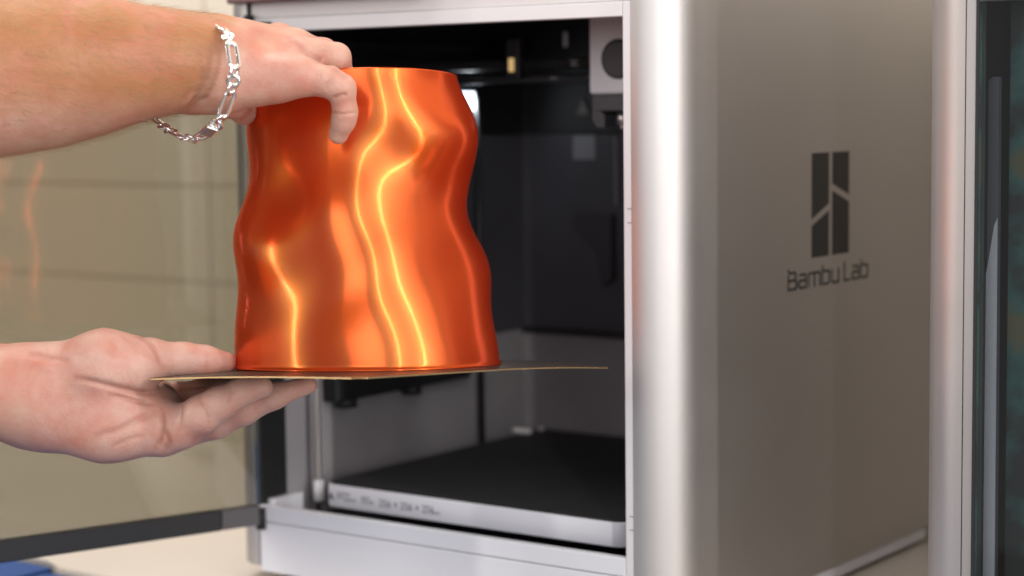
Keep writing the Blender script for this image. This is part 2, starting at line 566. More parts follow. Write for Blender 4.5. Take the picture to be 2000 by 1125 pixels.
cyl('nozzle', M_STEEL, th, (0.2735, 0.128, 0.3490), (0.2735, 0.128, 0.3405), 0.0045, 16)
cyl('nozzle', M_STEEL, th, (0.2735, 0.128, 0.3404), (0.2735, 0.128, 0.3372), 0.0018, 12)
# heat bed
bm = bmesh.new()
add_prism(bm, rounded(0.0590, 0.3305, 0.0400, 0.3270, 0.012), 0.0558, 0.0728)
bed = finish('heat_bed', bm, M_BEDFRONT, P)
for p in bed.data.polygons:
    p.use_smooth = abs(p.normal.z) < 0.5
m_ = bed.modifiers.new('edges', 'BEVEL')
m_.width = 0.0007
m_.segments = 2
bm = bmesh.new()
add_prism(bm, rounded(0.0605, 0.3290, 0.0413, 0.3257, 0.011), 0.0729, 0.0741)
finish('bed_surface', bm, M_BEDTOP, bed)
for (x0, x1, y0, y1) in ((0.0500, 0.0680, 0.2990, 0.3020), (0.0660, 0.0690, 0.316, 0.323)):
    box('bed_clip', M_CLIP, bed, (x0, x1, y0, y1, 0.0742, 0.0775), 0.0005)
yb = 0.03985
tri = bmesh.new()
add_prism(tri, [(0.0650, 0.0618), (0.0712, 0.0618), (0.0681, 0.0676)], yb-0.0001, yb+0.0002, lambda a, b, c: (a, c, b))
finish('caution_mark', tri, M_PRINT, bed)
for s, x, z, sz in (('CAUTION', 0.0730, 0.0657, 0.0030), ('HOT', 0.0730, 0.0630, 0.0030), ('SURFACE', 0.0800, 0.0618, 0.0030), ('BUILD', 0.0975, 0.0650, 0.0030), ('VOLUME', 0.0975, 0.0620, 0.0030)):
    text_mesh('printed_text', s, sz, M_PRINT, bed, (x, yb, z), (1, 0, 0), (0, 0, 1))
text_mesh('printed_text', '256 \u00d7 256 \u00d7 256', 0.0082, M_PRINT, bed, (0.1145, yb, 0.0612), (1, 0, 0), (0, 0, 1), sx=0.93)
text_mesh('printed_text', 'mm\u00b3', 0.0035, M_PRINT, bed, (0.1655, yb, 0.0612), (1, 0, 0), (0, 0, 1))
# tray around the bed
box('tray_bracket', M_BASE, P, [(0.0335, 0.0400, 0.0075, 0.0400, 0.0480, 0.0640)], 0.0006)
box('tray_floor', M_BLACK, P, (0.0335, 0.3540, 0.0130, 0.3440, 0.0402, 0.0425), 0.0005)

# --- open door: hinge at the left edge of the opening, about 110 degrees open
HX, HY = 0.0345, -0.0045
door = bpy.data.objects.new('door', None)
COL.objects.link(door)
door.parent = printer
door.location = (HX, HY, 0)
door.rotation_euler = (0, 0, math.radians(-109.5))
DW = 0.352
gl = box('door_glass', M_GLASS, door, (0.0005, DW, -0.0020, 0.0020, 0.0600, 0.4060), 0)
box('door_border', M_DOORBAR, door, (0.0320, DW, -0.0040, 0.0045, 0.0465, 0.0618), 0.0010)
box('door_border', M_DOORBAR, door, (0.0040, DW, -0.0040, 0.0045, 0.4040, 0.4180), 0.0010)
box('door_border', M_DOORBAR, door, (DW, DW+0.016, -0.0040, 0.0045, 0.0450, 0.4180), 0.0010)
box('door_hinge', M_HINGE, door, (0.0010, 0.0316, -0.0042, 0.0047, 0.0467, 0.0616), 0.0010)
for z in (0.0455, 0.4095):
    cyl('hinge_pin', M_GASKET, printer, (HX, HY+0.003, z-0.003), (HX, HY+0.003, z+0.013), 0.0038)
box('hinge_knuckle', M_GASKET, printer, (0.0400, 0.0560, -0.0075, 0.0000, 0.4125, 0.4172), 0.0008)

# --- neighbouring closed printer
NX = 0.5545
nb = thing('desktop_printer', 'second silver printer at the right with its dark glass door shut', '3D printer', (NX, 0, 0), '3D printers on the workbench')
make_printer(nb, False)
nd = bpy.data.objects.new('door', None)
COL.objects.link(nd)
nd.parent = nb
nd.location = (0.0385, -0.0005, 0)
box('door_glass', M_GLASS2, nd, (0.0022, 0.322, -0.0035, 0.0, 0.0485, 0.4700), 0)
box('door_border', M_GASKET, nd, (0.0, 0.0020, -0.0037, 0.0002, 0.0485, 0.4700), 0)
box('door_border', M_GASKET, nd, (0.3222, 0.3240, -0.0037, 0.0002, 0.0485, 0.4700), 0)
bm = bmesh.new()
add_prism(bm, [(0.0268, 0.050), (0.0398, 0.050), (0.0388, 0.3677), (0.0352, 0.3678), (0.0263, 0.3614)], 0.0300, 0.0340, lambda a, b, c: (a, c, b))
finish('reflected_band_dark', bm, M_NB_REFL_DARK, nb)  # no real post: dim end of a reflected band, built as a shape
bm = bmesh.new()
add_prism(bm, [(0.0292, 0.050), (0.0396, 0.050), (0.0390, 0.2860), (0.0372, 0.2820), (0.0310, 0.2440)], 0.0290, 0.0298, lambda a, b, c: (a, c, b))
finish('reflected_band_pale', bm, M_NB_REFL_PALE, nb)  # bright end of the reflected band, a pale shape behind the glass
box('inner_wall', M_GASKET, nb, (0.0270, 0.0325, 0.0130, 0.3440, 0.0410, 0.4850), 0.0006)
box('inner_wall', M_GASKET, nb, (0.3600, 0.3630, 0.0130, 0.3440, 0.0410, 0.4850), 0.0006)
box('rear_panel', M_NB_REFL_FOLIAGE, nb, (0.0412, 0.3590, 0.0400, 0.0440, 0.0430, 0.4850), 0.0006)  # not the rear wall: sheet painted as reflected foliage, close behind the glass
box('frame_stile', M_ALU, nb, (0.0309, 0.0382, 0.0002, 0.012, 0.0480, 0.4850), 0.0006)

# ------------------------------------------------------------------ the printed vase
ta = math.radians(1.2)
VN = CU*math.cos(ta)-CR*math.sin(ta)
VX = CR*math.cos(ta)+CU*math.sin(ta)
VY = CF
VO = at(717, 716, 1.2)
VM = Matrix([[VX[0], VY[0], VN[0], VO[0]], [VX[1], VY[1], VN[1], VO[1]], [VX[2], VY[2], VN[2], VO[2]], [0, 0, 0, 1]])
VH, VR, VK, VMZ = 0.182, 0.078, 6, 9
VC = np.array([
    -0.0612, 0.0986, 0.0121, -0.0036, -0.0113, 0.0162, -0.0009, -0.0015, 0.0001, -0.0213, 0.0142, 0.0267, 0.0139, -0.0247, 0.0081, 0.0045, 0.0042,
    -0.0002, 0.1552, 0.0189, 0.0060, -0.0044, -0.0053, 0.0016, 0.0024, 0.0004, -0.0007, -0.0116, -0.0162, 0.0039, 0.0047, -0.0063, 0.0090, -0.0000,
    -0.0030, 0.0004, -0.0344, -0.0090, -0.0241, -0.0029, -0.0030, -0.0020, 0.0037, 0.0011, -0.0019, -0.0102, -0.0030, -0.0031, 0.0054, -0.0054,
    -0.0012, 0.0017, 0.0001, 0.0000, 0.0139, 0.0081, -0.0040, -0.0063, 0.0013, -0.0023, 0.0009, 0.0038, -0.0012, 0.0049, -0.0008, -0.0057, -0.0015,
    0.0022, -0.0009, -0.0010, 0.0014, -0.0000, -0.0004, 0.0008, -0.0001, -0.0041, -0.0002, 0.0020, 0.0017, 0.0019, -0.0023, -0.0015, 0.0010, 0.0031,
    -0.0021, -0.0011, 0.0010, 0.0008, 0.0006, -0.0013, -0.0011, 0.0014, 0.0047, 0.0003, -0.0010, 0.0009, 0.0002, 0.0002, -0.0005, -0.0001, -0.0005,
    0.0028, 0.0014, 0.0021, -0.0003, -0.0018, 0.0006, -0.0007, -0.0012, -0.0017, -0.0029, 0.0029, 0.0011, -0.0006, -0.0007, -0.0000, -0.0000
]).reshape(2*VK+1, VMZ)


def vase_rho(th, z):
    bt = np.stack([np.ones_like(th)]+[g(k*th) for k in range(1, VK+1) for g in (np.cos, np.sin)], -1)
    bz = np.stack([np.cos(m*np.pi*z/VH) for m in range(VMZ)], -1)
    return VR*(1+np.einsum('...i,...j,ij->...', bt, bz, VC))


def make_vase():
    NT, NZ = 320, 260
    th = np.linspace(0, 2*np.pi, NT, endpoint=False)
    z = np.linspace(0, VH-0.0042, NZ)
    T, Z = np.meshgrid(th, z)
    q = vase_rho(T, Z)
    q = q+0.0012*np.exp(-((Z-0.0)/0.0016)**2)          # first layers spread a little
    outer = np.stack([q*np.cos(T), q*np.sin(T), Z], -1).reshape(-1, 3)
    qi = q-0.0014
    inner = np.stack([qi*np.cos(T), qi*np.sin(T), Z], -1).reshape(-1, 3)
    verts = np.concatenate([outer, inner, [[0, 0.018, 0.0]]])
    faces = []
    uvs = []
    def idx(i, j, o):
        return o+i*NT+(j % NT)
    n1 = NT*NZ
    for i in range(NZ-1):
        for j in range(NT):
            faces.append((idx(i, j, 0), idx(i, j+1, 0), idx(i+1, j+1, 0), idx(i+1, j, 0)))
            uvs += [(j/NT, i/NZ), ((j+1)/NT, i/NZ), ((j+1)/NT, (i+1)/NZ), (j/NT, (i+1)/NZ)]
            faces.append((idx(i, j+1, n1), idx(i, j, n1), idx(i+1, j, n1), idx(i+1, j+1, n1)))
            uvs += [((j+1)/NT, i/NZ), (j/NT, i/NZ), (j/NT, (i+1)/NZ), ((j+1)/NT, (i+1)/NZ)]
    for j in range(NT):
        i = NZ-1
        faces.append((idx(i, j, 0), idx(i, j+1, 0), idx(i, j+1, n1), idx(i, j, n1)))
        uvs += [(j/NT, 1), ((j+1)/NT, 1), ((j+1)/NT, 1), (j/NT, 1)]
        faces.append((idx(0, j+1, 0), idx(0, j, 0), len(verts)-1))
        uvs += [((j+1)/NT, 0), (j/NT, 0), (j/NT, 0)]
    me = bpy.data.meshes.new('vase')
    me.from_pydata(verts.tolist(), [], faces)
    uv = me.uv_layers.new(name='UVMap')
    uv.data.foreach_set('uv', np.array(uvs, dtype=np.float32).ravel())
    me.shade_smooth()
    return me


def vase_material():
    m = bpy.data.materials.new('orange_silk_plastic')
    m.use_nodes = True
    nt = m.node_tree
    b = nt.nodes['Principled BSDF']
    b.inputs['Base Color'].default_value = (0.72, 0.044, 0.010, 1)
    b.inputs['Metallic'].default_value = 0.55
    b.inputs['Roughness'].default_value = 0.13
    b.inputs['Anisotropic'].default_value = 0.92
    b.inputs['Anisotropic Rotation'].default_value = 0.25
    b.inputs['Specular Tint'].default_value = (1.0, 0.22, 0.08, 1)
    tg = nt.nodes.new('ShaderNodeTangent')
    tg.direction_type = 'UV_MAP'
    tg.uv_map = 'UVMap'
    nt.links.new(tg.outputs['Tangent'], b.inputs['Tangent'])
    # fine layer lines, uneven along each turn
    tc = nt.nodes.new('ShaderNodeTexCoord')
    mp = nt.nodes.new('ShaderNodeMapping')
    mp.inputs['Scale'].default_value = (70, 70, 2000)
    n = nt.nodes.new('ShaderNodeTexNoise')
    n.inputs['Scale'].default_value = 1.0
    n.inputs['Detail'].default_value = 2
    bp = nt.nodes.new('ShaderNodeBump')
    bp.inputs['Strength'].default_value = 0.11
    bp.inputs['Distance'].default_value = 0.0004
    nt.links.new(tc.outputs['Object'], mp.inputs['Vector'])
    nt.links.new(mp.outputs['Vector'], n.inputs['Vector'])
    nt.links.new(n.outputs['Fac'], bp.inputs['Height'])
    nt.links.new(bp.outputs['Normal'], b.inputs['Normal'])
    trl = nt.nodes.new('ShaderNodeBsdfTranslucent')
    trl.inputs['Color'].default_value = (1.0, 0.13, 0.015, 1)
    mx = nt.nodes.new('ShaderNodeMixShader')
    mx.inputs['Fac'].default_value = 0.25
    nt.links.new(b.outputs['BSDF'], mx.inputs[1])
    nt.links.new(trl.outputs['BSDF'], mx.inputs[2])
    wide = nt.nodes.new('ShaderNodeBsdfAnisotropic')          # pearly flakes in the plastic
    wide.inputs['Color'].default_value = (1.0, 0.42, 0.05, 1)
    wide.inputs['Roughness'].default_value = 0.30
    m2 = nt.nodes.new('ShaderNodeMixShader')
    m2.inputs['Fac'].default_value = 0.16
    nt.links.new(mx.outputs['Shader'], m2.inputs[1])
    nt.links.new(wide.outputs['BSDF'], m2.inputs[2])
    skin_ = nt.nodes.new('ShaderNodeBsdfAnisotropic')         # clear skin of the drawn layers
    skin_.inputs['Color'].default_value = (1.0, 0.85, 0.65, 1)
    skin_.inputs['Roughness'].default_value = 0.11
    skin_.inputs['Anisotropy'].default_value = 0.9
    skin_.inputs['Rotation'].default_value = 0.25
    nt.links.new(tg.outputs['Tangent'], skin_.inputs['Tangent'])
    nt.links.new(bp.outputs['Normal'], skin_.inputs['Normal'])
    m3 = nt.nodes.new('ShaderNodeMixShader')
    m3.inputs['Fac'].default_value = 0.02
    nt.links.new(m2.outputs['Shader'], m3.inputs[1])
    nt.links.new(skin_.outputs['BSDF'], m3.inputs[2])
    nt.links.new(m3.outputs['Shader'], nt.nodes['Material Output'].inputs['Surface'])
    return m


M_VASE = vase_material()
me = make_vase()
me.materials.append(M_VASE)
vase = link('vase', me)
vase.matrix_world = VM
tag(vase, 'glossy orange wavy printed vase held on a thin plate', 'vase')

# build plate: thin spring-steel sheet, slightly bent where the hand grips it
def make_plate():
    pol = [(0.007, -0.150), (0.152, -0.008), (0.020, 0.150), (-0.128, 0.070), (-0.128, -0.036)]
    bm = bmesh.new()
    vs = [bm.verts.new((a, b, 0)) for a, b in pol]
    bm.faces.new(vs)
    bmesh.ops.bevel(bm, geom=[vs[0], vs[1], vs[2]], offset=0.006, segments=4, affect='VERTICES')
    for k in range(-10, 15):
        bmesh.ops.bisect_plane(bm, geom=list(bm.verts)+list(bm.edges)+list(bm.faces), plane_co=(k*0.01, 0, 0), plane_no=(1, 0, 0))
    top = list(bm.faces)
    r = bmesh.ops.extrude_face_region(bm, geom=top)
    for v in [g for g in r['geom'] if isinstance(g, bmesh.types.BMVert)]:
        v.co.z -= 0.0009
    for v in bm.verts:
        t = max(0.0, (-0.02-v.co.x)/0.093)
        v.co.z -= 0.0022*t*t
        t = max(0.0, (v.co.x-0.080)/0.072)
        v.co.z -= 0.0034*t*t
    bmesh.ops.recalc_face_normals(bm, faces=bm.faces)
    for f in bm.faces:
        f.material_index = 1 if abs(f.normal.z) < 0.5 else 0
    o = finish('build_plate', bm, [M_PLATE, M_PLATE_EDGE])
    return o


plate = make_plate()
plate.matrix_world = VM @ Matrix.Translation((0, 0, -0.0001))
tag(plate, 'thin golden build plate under the orange vase, gripped by the lower hand', 'build plate')

# ------------------------------------------------------------------ arms and hands, grown from a distance field
# Nodes are (pixel x, pixel y, depth m, radius in pixels): each gives a point in space and a real radius.
def local(px, py, d):
    return np.array([(px-1000)/FPX*d, -(py-562.5)/FPX*d, d])


class Field:
    def __init__(self, lo, hi, h):
        self.h = h
        self.lo = np.array(lo)
        self.n = np.ceil((np.array(hi)-self.lo)/h).astype(int)+1
        self.ax = [self.lo[i]+h*np.arange(self.n[i], dtype=np.float32) for i in range(3)]
        self.lines = []

    def sub(self, nodes, margin=0.024):
        q = np.array([local(*a[:3]) for a in nodes])
        rr = max(a[3]*a[2]/FPX for a in nodes)+margin
        i0 = np.clip(((q.min(0)-rr-self.lo)/self.h).astype(int), 0, self.n-1)
        i1 = np.clip(((q.max(0)+rr-self.lo)/self.h).astype(int)+1, i0+1, self.n)
        G = Field.__new__(Field)
        G.h = self.h
        G.lo = self.lo+i0*self.h
        G.n = i1-i0
        G.ax = [self.ax[k][i0[k]:i1[k]] for k in range(3)]
        return G, tuple(slice(i0[k], i1[k]) for k in range(3))

    def new(self):
        return np.full(self.n, 0.06, dtype=np.float32)

    def cone(self, D, a, b, k=0.006, margin=0.022):
        pa, pb = local(*a[:3]).astype(np.float32), local(*b[:3]).astype(np.float32)
        ra, rb = a[3]*a[2]/FPX, b[3]*b[2]/FPX
        lo = np.minimum(pa-ra, pb-rb)-margin
        hi = np.maximum(pa+ra, pb+rb)+margin
        i0 = np.clip(((lo-self.lo)/self.h).astype(int), 0, self.n)
        i1 = np.clip(((hi-self.lo)/self.h).astype(int)+1, 0, self.n)
        if (i1 <= i0).any():
            return
        sl = tuple(slice(i0[i], i1[i]) for i in range(3))
        X = self.ax[0][sl[0]][:, None, None]-pa[0]
        Y = self.ax[1][sl[1]][None, :, None]-pa[1]
        Z = self.ax[2][sl[2]][None, None, :]-pa[2]
        ba = pb-pa
        L = float(ba@ba)+1e-12
        t = np.clip((X*ba[0]+Y*ba[1]+Z*ba[2])/L, 0, 1)
        d = np.sqrt((X-t*ba[0])**2+(Y-t*ba[1])**2+(Z-t*ba[2])**2)-(ra+t*(rb-ra))
        self.smin(D, sl, d, k)

    def smin(self, D, sl, d, k):
        o = D[sl]
        if k <= 0:
            D[sl] = np.minimum(o, d)
        else:
            hh = np.clip(0.5+0.5*(d-o)/k, 0, 1)
            D[sl] = d*(1-hh)+o*hh-k*hh*(1-hh)

    def chain(self, D, nodes, k=0.004):
        for a, b in zip(nodes, nodes[1:]):
            self.cone(D, a, b, k)

    def join(self, D, E, k):
        self.smin(D, (slice(None),)*3, E, k)

    def stroke(self, D, pts, amp, width, dmin, dmax, taper=True):
        """a crease (amp > 0) or a ridge (amp < 0) along a line of pixels, on the surface between two depths; mm"""
        if amp > 0:
            self.lines.append((pts, amp, width, dmin, dmax))
        zs = np.where((self.ax[2] >= dmin) & (self.ax[2] <= dmax))[0]
        if len(zs) == 0:
            return
        dm = 0.5*(dmin+dmax)
        px = self.ax[0]/dm*FPX+1000
        py = 562.5-self.ax[1]/dm*FPX
        w = width/1000/dm*FPX
        P = np.array(pts, dtype=np.float32)
        x0, x1 = P[:, 0].min()-4*w, P[:, 0].max()+4*w
        y0, y1 = P[:, 1].min()-4*w, P[:, 1].max()+4*w
        xi = np.where((px >= x0) & (px <= x1))[0]
        yi = np.where((py >= y0) & (py <= y1))[0]
        if len(xi) == 0 or len(yi) == 0:
            return
        sl = (slice(xi[0], xi[-1]+1), slice(yi[0], yi[-1]+1), slice(zs[0], zs[-1]+1))
        zz = self.ax[2][sl[2]][None, None, :]
        X = self.ax[0][sl[0]][:, None, None]/zz*FPX+1000
        Y = 562.5-self.ax[1][sl[1]][None, :, None]/zz*FPX
        best = np.full(np.broadcast_shapes(X.shape, Y.shape), 1e9, dtype=np.float32)
        tt = np.zeros_like(best)
        n = len(P)-1
        for i in range(n):
            a, b = P[i], P[i+1]
            ba = b-a
            t = np.clip(((X-a[0])*ba[0]+(Y-a[1])*ba[1])/(ba@ba), 0, 1)
            d = (X-a[0]-t*ba[0])**2+(Y-a[1]-t*ba[1])**2
            m = d < best
            best = np.where(m, d, best)
            tt = np.where(m, (i+t)/n, tt)
        g = amp/1000*np.exp(-best/(w*w))
        if taper:
            g = g*np.clip(np.minimum(tt, 1-tt)*5+0.15, 0, 1)
        D[sl] += g.astype(np.float32)

    def mesh(self, D, name):
        import openvdb
        g = openvdb.FloatGrid(0.06)
        g.copyFromArray(D.astype(np.float32))
        v, t, q = g.convertToPolygons(isovalue=0.0, adaptivity=0.0) if False else (None, None, None)
        pts, quads = g.convertToQuads(isovalue=0.0)
        pts = np.asarray(pts, dtype=np.float64)*self.h+self.lo
        quads = np.asarray(quads, dtype=np.int64)[:, ::-1]
        # relax the grid stair-steps
        for it in range(2):
            s = np.zeros_like(pts)
            c = np.zeros(len(pts))
            for a, b in ((0, 1), (1, 2), (2, 3), (3, 0)):
                np.add.at(s, quads[:, a], pts[quads[:, b]])
                np.add.at(c, quads[:, a], 1)
                np.add.at(s, quads[:, b], pts[quads[:, a]])
                np.add.at(c, quads[:, b], 1)
            pts = pts*0.5+0.5*s/np.maximum(c, 1)[:, None]
        px = pts[:, 0]/pts[:, 2]*FPX+1000
        py = 562.5-pts[:, 1]/pts[:, 2]*FPX
        world_pts = CAM+pts[:, 0:1]*CR+pts[:, 1:2]*CU+pts[:, 2:3]*CF
        me = bpy.data.meshes.new(name)
        me.vertices.add(len(pts))
        me.vertices.foreach_set('co', world_pts.astype(np.float32).ravel())
        me.loops.add(len(quads)*4)
        me.loops.foreach_set('vertex_index', quads.astype(np.int32).ravel())
        me.polygons.add(len(quads))
        me.polygons.foreach_set('loop_start', (np.arange(len(quads))*4).astype(np.int32))
        me.update(calc_edges=True)
        me.validate()
        me.shade_smooth()
        red = np.zeros(len(pts))
        for line, amp, width, dmin, dmax in self.lines:
            w = (width*0.9+0.3)/1000/(0.5*(dmin+dmax))*FPX
            L_ = np.array(line, dtype=float)
            m = np.where((px > L_[:, 0].min()-3*w) & (px < L_[:, 0].max()+3*w) & (py > L_[:, 1].min()-3*w) & (py < L_[:, 1].max()+3*w) & (pts[:, 2] > dmin) & (pts[:, 2] < dmax))[0]
            if len(m) == 0:
                continue
            best = np.full(len(m), 1e9)
            for a, b in zip(L_, L_[1:]):
                ba = b-a
                t = np.clip(((px[m]-a[0])*ba[0]+(py[m]-a[1])*ba[1])/(ba@ba), 0, 1)
                best = np.minimum(best, (px[m]-a[0]-t*ba[0])**2+(py[m]-a[1]-t*ba[1])**2)
            red[m] = np.maximum(red[m], min(1.0, amp*0.75)*np.exp(-best/(w*w)))
        a_ = me.attributes.new('crease', 'FLOAT', 'POINT')
        a_.data.foreach_set('value', red.astype(np.float32))
        return me, px, py, pts


def tone_attr(me, vals):
    a = me.attributes.new('tone', 'FLOAT', 'POINT')
    a.data.foreach_set('value', np.clip(vals, 0, 1).astype(np.float32))


def skin_material():
    m = bpy.data.materials.new('skin')
    m.use_nodes = True
    nt = m.node_tree
    b = nt.nodes['Principled BSDF']
    b.inputs['Roughness'].default_value = 0.5
    b.inputs['Subsurface Weight'].default_value = 0.25
    b.inputs['Subsurface Radius'].default_value = (0.006, 0.0022, 0.0012)
    b.inputs['Subsurface Scale'].default_value = 1.0
    at_ = nt.nodes.new('ShaderNodeAttribute')
    at_.attribute_name = 'tone'
    tc = nt.nodes.new('ShaderNodeTexCoord')
    n = nt.nodes.new('ShaderNodeTexNoise')
    n.inputs['Scale'].default_value = 55
    n.inputs['Detail'].default_value = 6
    n.inputs['Roughness'].default_value = 0.6
    nt.links.new(tc.outputs['Object'], n.inputs['Vector'])
    mx = nt.nodes.new('ShaderNodeMix')
    mx.data_type = 'RGBA'
    mx.inputs[6].default_value = (0.575, 0.36, 0.30, 1)      # pink palm
    mx.inputs[7].default_value = (0.39, 0.175, 0.070, 1)     # tanned forearm
    nt.links.new(at_.outputs['Fac'], mx.inputs[0])
    nb_ = nt.nodes.new('ShaderNodeTexNoise')
    nb_.inputs['Scale'].default_value = 34
    nb_.inputs['Detail'].default_value = 3
    nb_.inputs['Distortion'].default_value = 0.6
    nt.links.new(tc.outputs['Object'], nb_.inputs['Vector'])
    rb = nt.nodes.new('ShaderNodeMapRange')
    rb.inputs['From Min'].default_value = 0.48
    rb.inputs['From Max'].default_value = 0.75
    rb.inputs['To Max'].default_value = 0.8
    nt.links.new(nb_.outputs['Fac'], rb.inputs['Value'])
    blush = nt.nodes.new('ShaderNodeMix')
    blush.data_type = 'RGBA'
    blush.inputs[7].default_value = (0.50, 0.20, 0.14, 1)
    nt.links.new(rb.outputs['Result'], blush.inputs[0])
    nt.links.new(mx.outputs[2], blush.inputs[6])
    mottle = nt.nodes.new('ShaderNodeMix')
    mottle.data_type = 'RGBA'
    mottle.blend_type = 'OVERLAY'
    mottle.inputs[0].default_value = 0.5
    rr = nt.nodes.new('ShaderNodeValToRGB')
    rr.color_ramp.elements[0].position = 0.32
    rr.color_ramp.elements[1].position = 0.68
    rr.color_ramp.elements[0].color = (0.50, 0.30, 0.27, 1)
    rr.color_ramp.elements[1].color = (0.56, 0.56, 0.54, 1)
    nt.links.new(n.outputs['Fac'], rr.inputs['Fac'])
    nt.links.new(blush.outputs[2], mottle.inputs[6])
    nt.links.new(rr.outputs['Color'], mottle.inputs[7])
    cr_ = nt.nodes.new('ShaderNodeAttribute')
    cr_.attribute_name = 'crease'
    cm = nt.nodes.new('ShaderNodeMath')
    cm.operation = 'MULTIPLY'
    cm.inputs[1].default_value = 0.42
    nt.links.new(cr_.outputs['Fac'], cm.inputs[0])
    ruddy = nt.nodes.new('ShaderNodeMix')
    ruddy.data_type = 'RGBA'
    ruddy.inputs[7].default_value = (0.33, 0.115, 0.075, 1)
    nt.links.new(cm.outputs[0], ruddy.inputs[0])
    nt.links.new(mottle.outputs[2], ruddy.inputs[6])
    nt.links.new(ruddy.outputs[2], b.inputs['Base Color'])
    # pores and fine lines
    n2 = nt.nodes.new('ShaderNodeTexNoise')
    n2.inputs['Scale'].default_value = 420
    n2.inputs['Detail'].default_value = 6
    n2.inputs['Roughness'].default_value = 0.65
    vo = nt.nodes.new('ShaderNodeTexVoronoi')
    vo.feature = 'DISTANCE_TO_EDGE'
    vo.inputs['Scale'].default_value = 520
    ad = nt.nodes.new('ShaderNodeMath')
    ad.operation = 'MULTIPLY_ADD'
    ad.inputs[1].default_value = 0.5
    nt.links.new(tc.outputs['Object'], n2.inputs['Vector'])
    nt.links.new(tc.outputs['Object'], vo.inputs['Vector'])
    nt.links.new(vo.outputs['Distance'], ad.inputs[0])
    nt.links.new(n2.outputs['Fac'], ad.inputs[2])
    bp = nt.nodes.new('ShaderNodeBump')
    bp.inputs['Strength'].default_value = 0.45
    bp.inputs['Distance'].default_value = 0.0008
    nt.links.new(ad.outputs[0], bp.inputs['Height'])
    nt.links.new(bp.outputs['Normal'], b.inputs['Normal'])
    return m


M_SKIN = skin_material()


def smooth(a, b, x):
    t = np.clip((x-a)/(b-a), 0, 1)
    return t*t*(3-2*t)


person = thing('person', 'person in short sleeves gripping the orange vase and its plate with both hands', 'person', tuple(at(-60, 420, 1.15)))

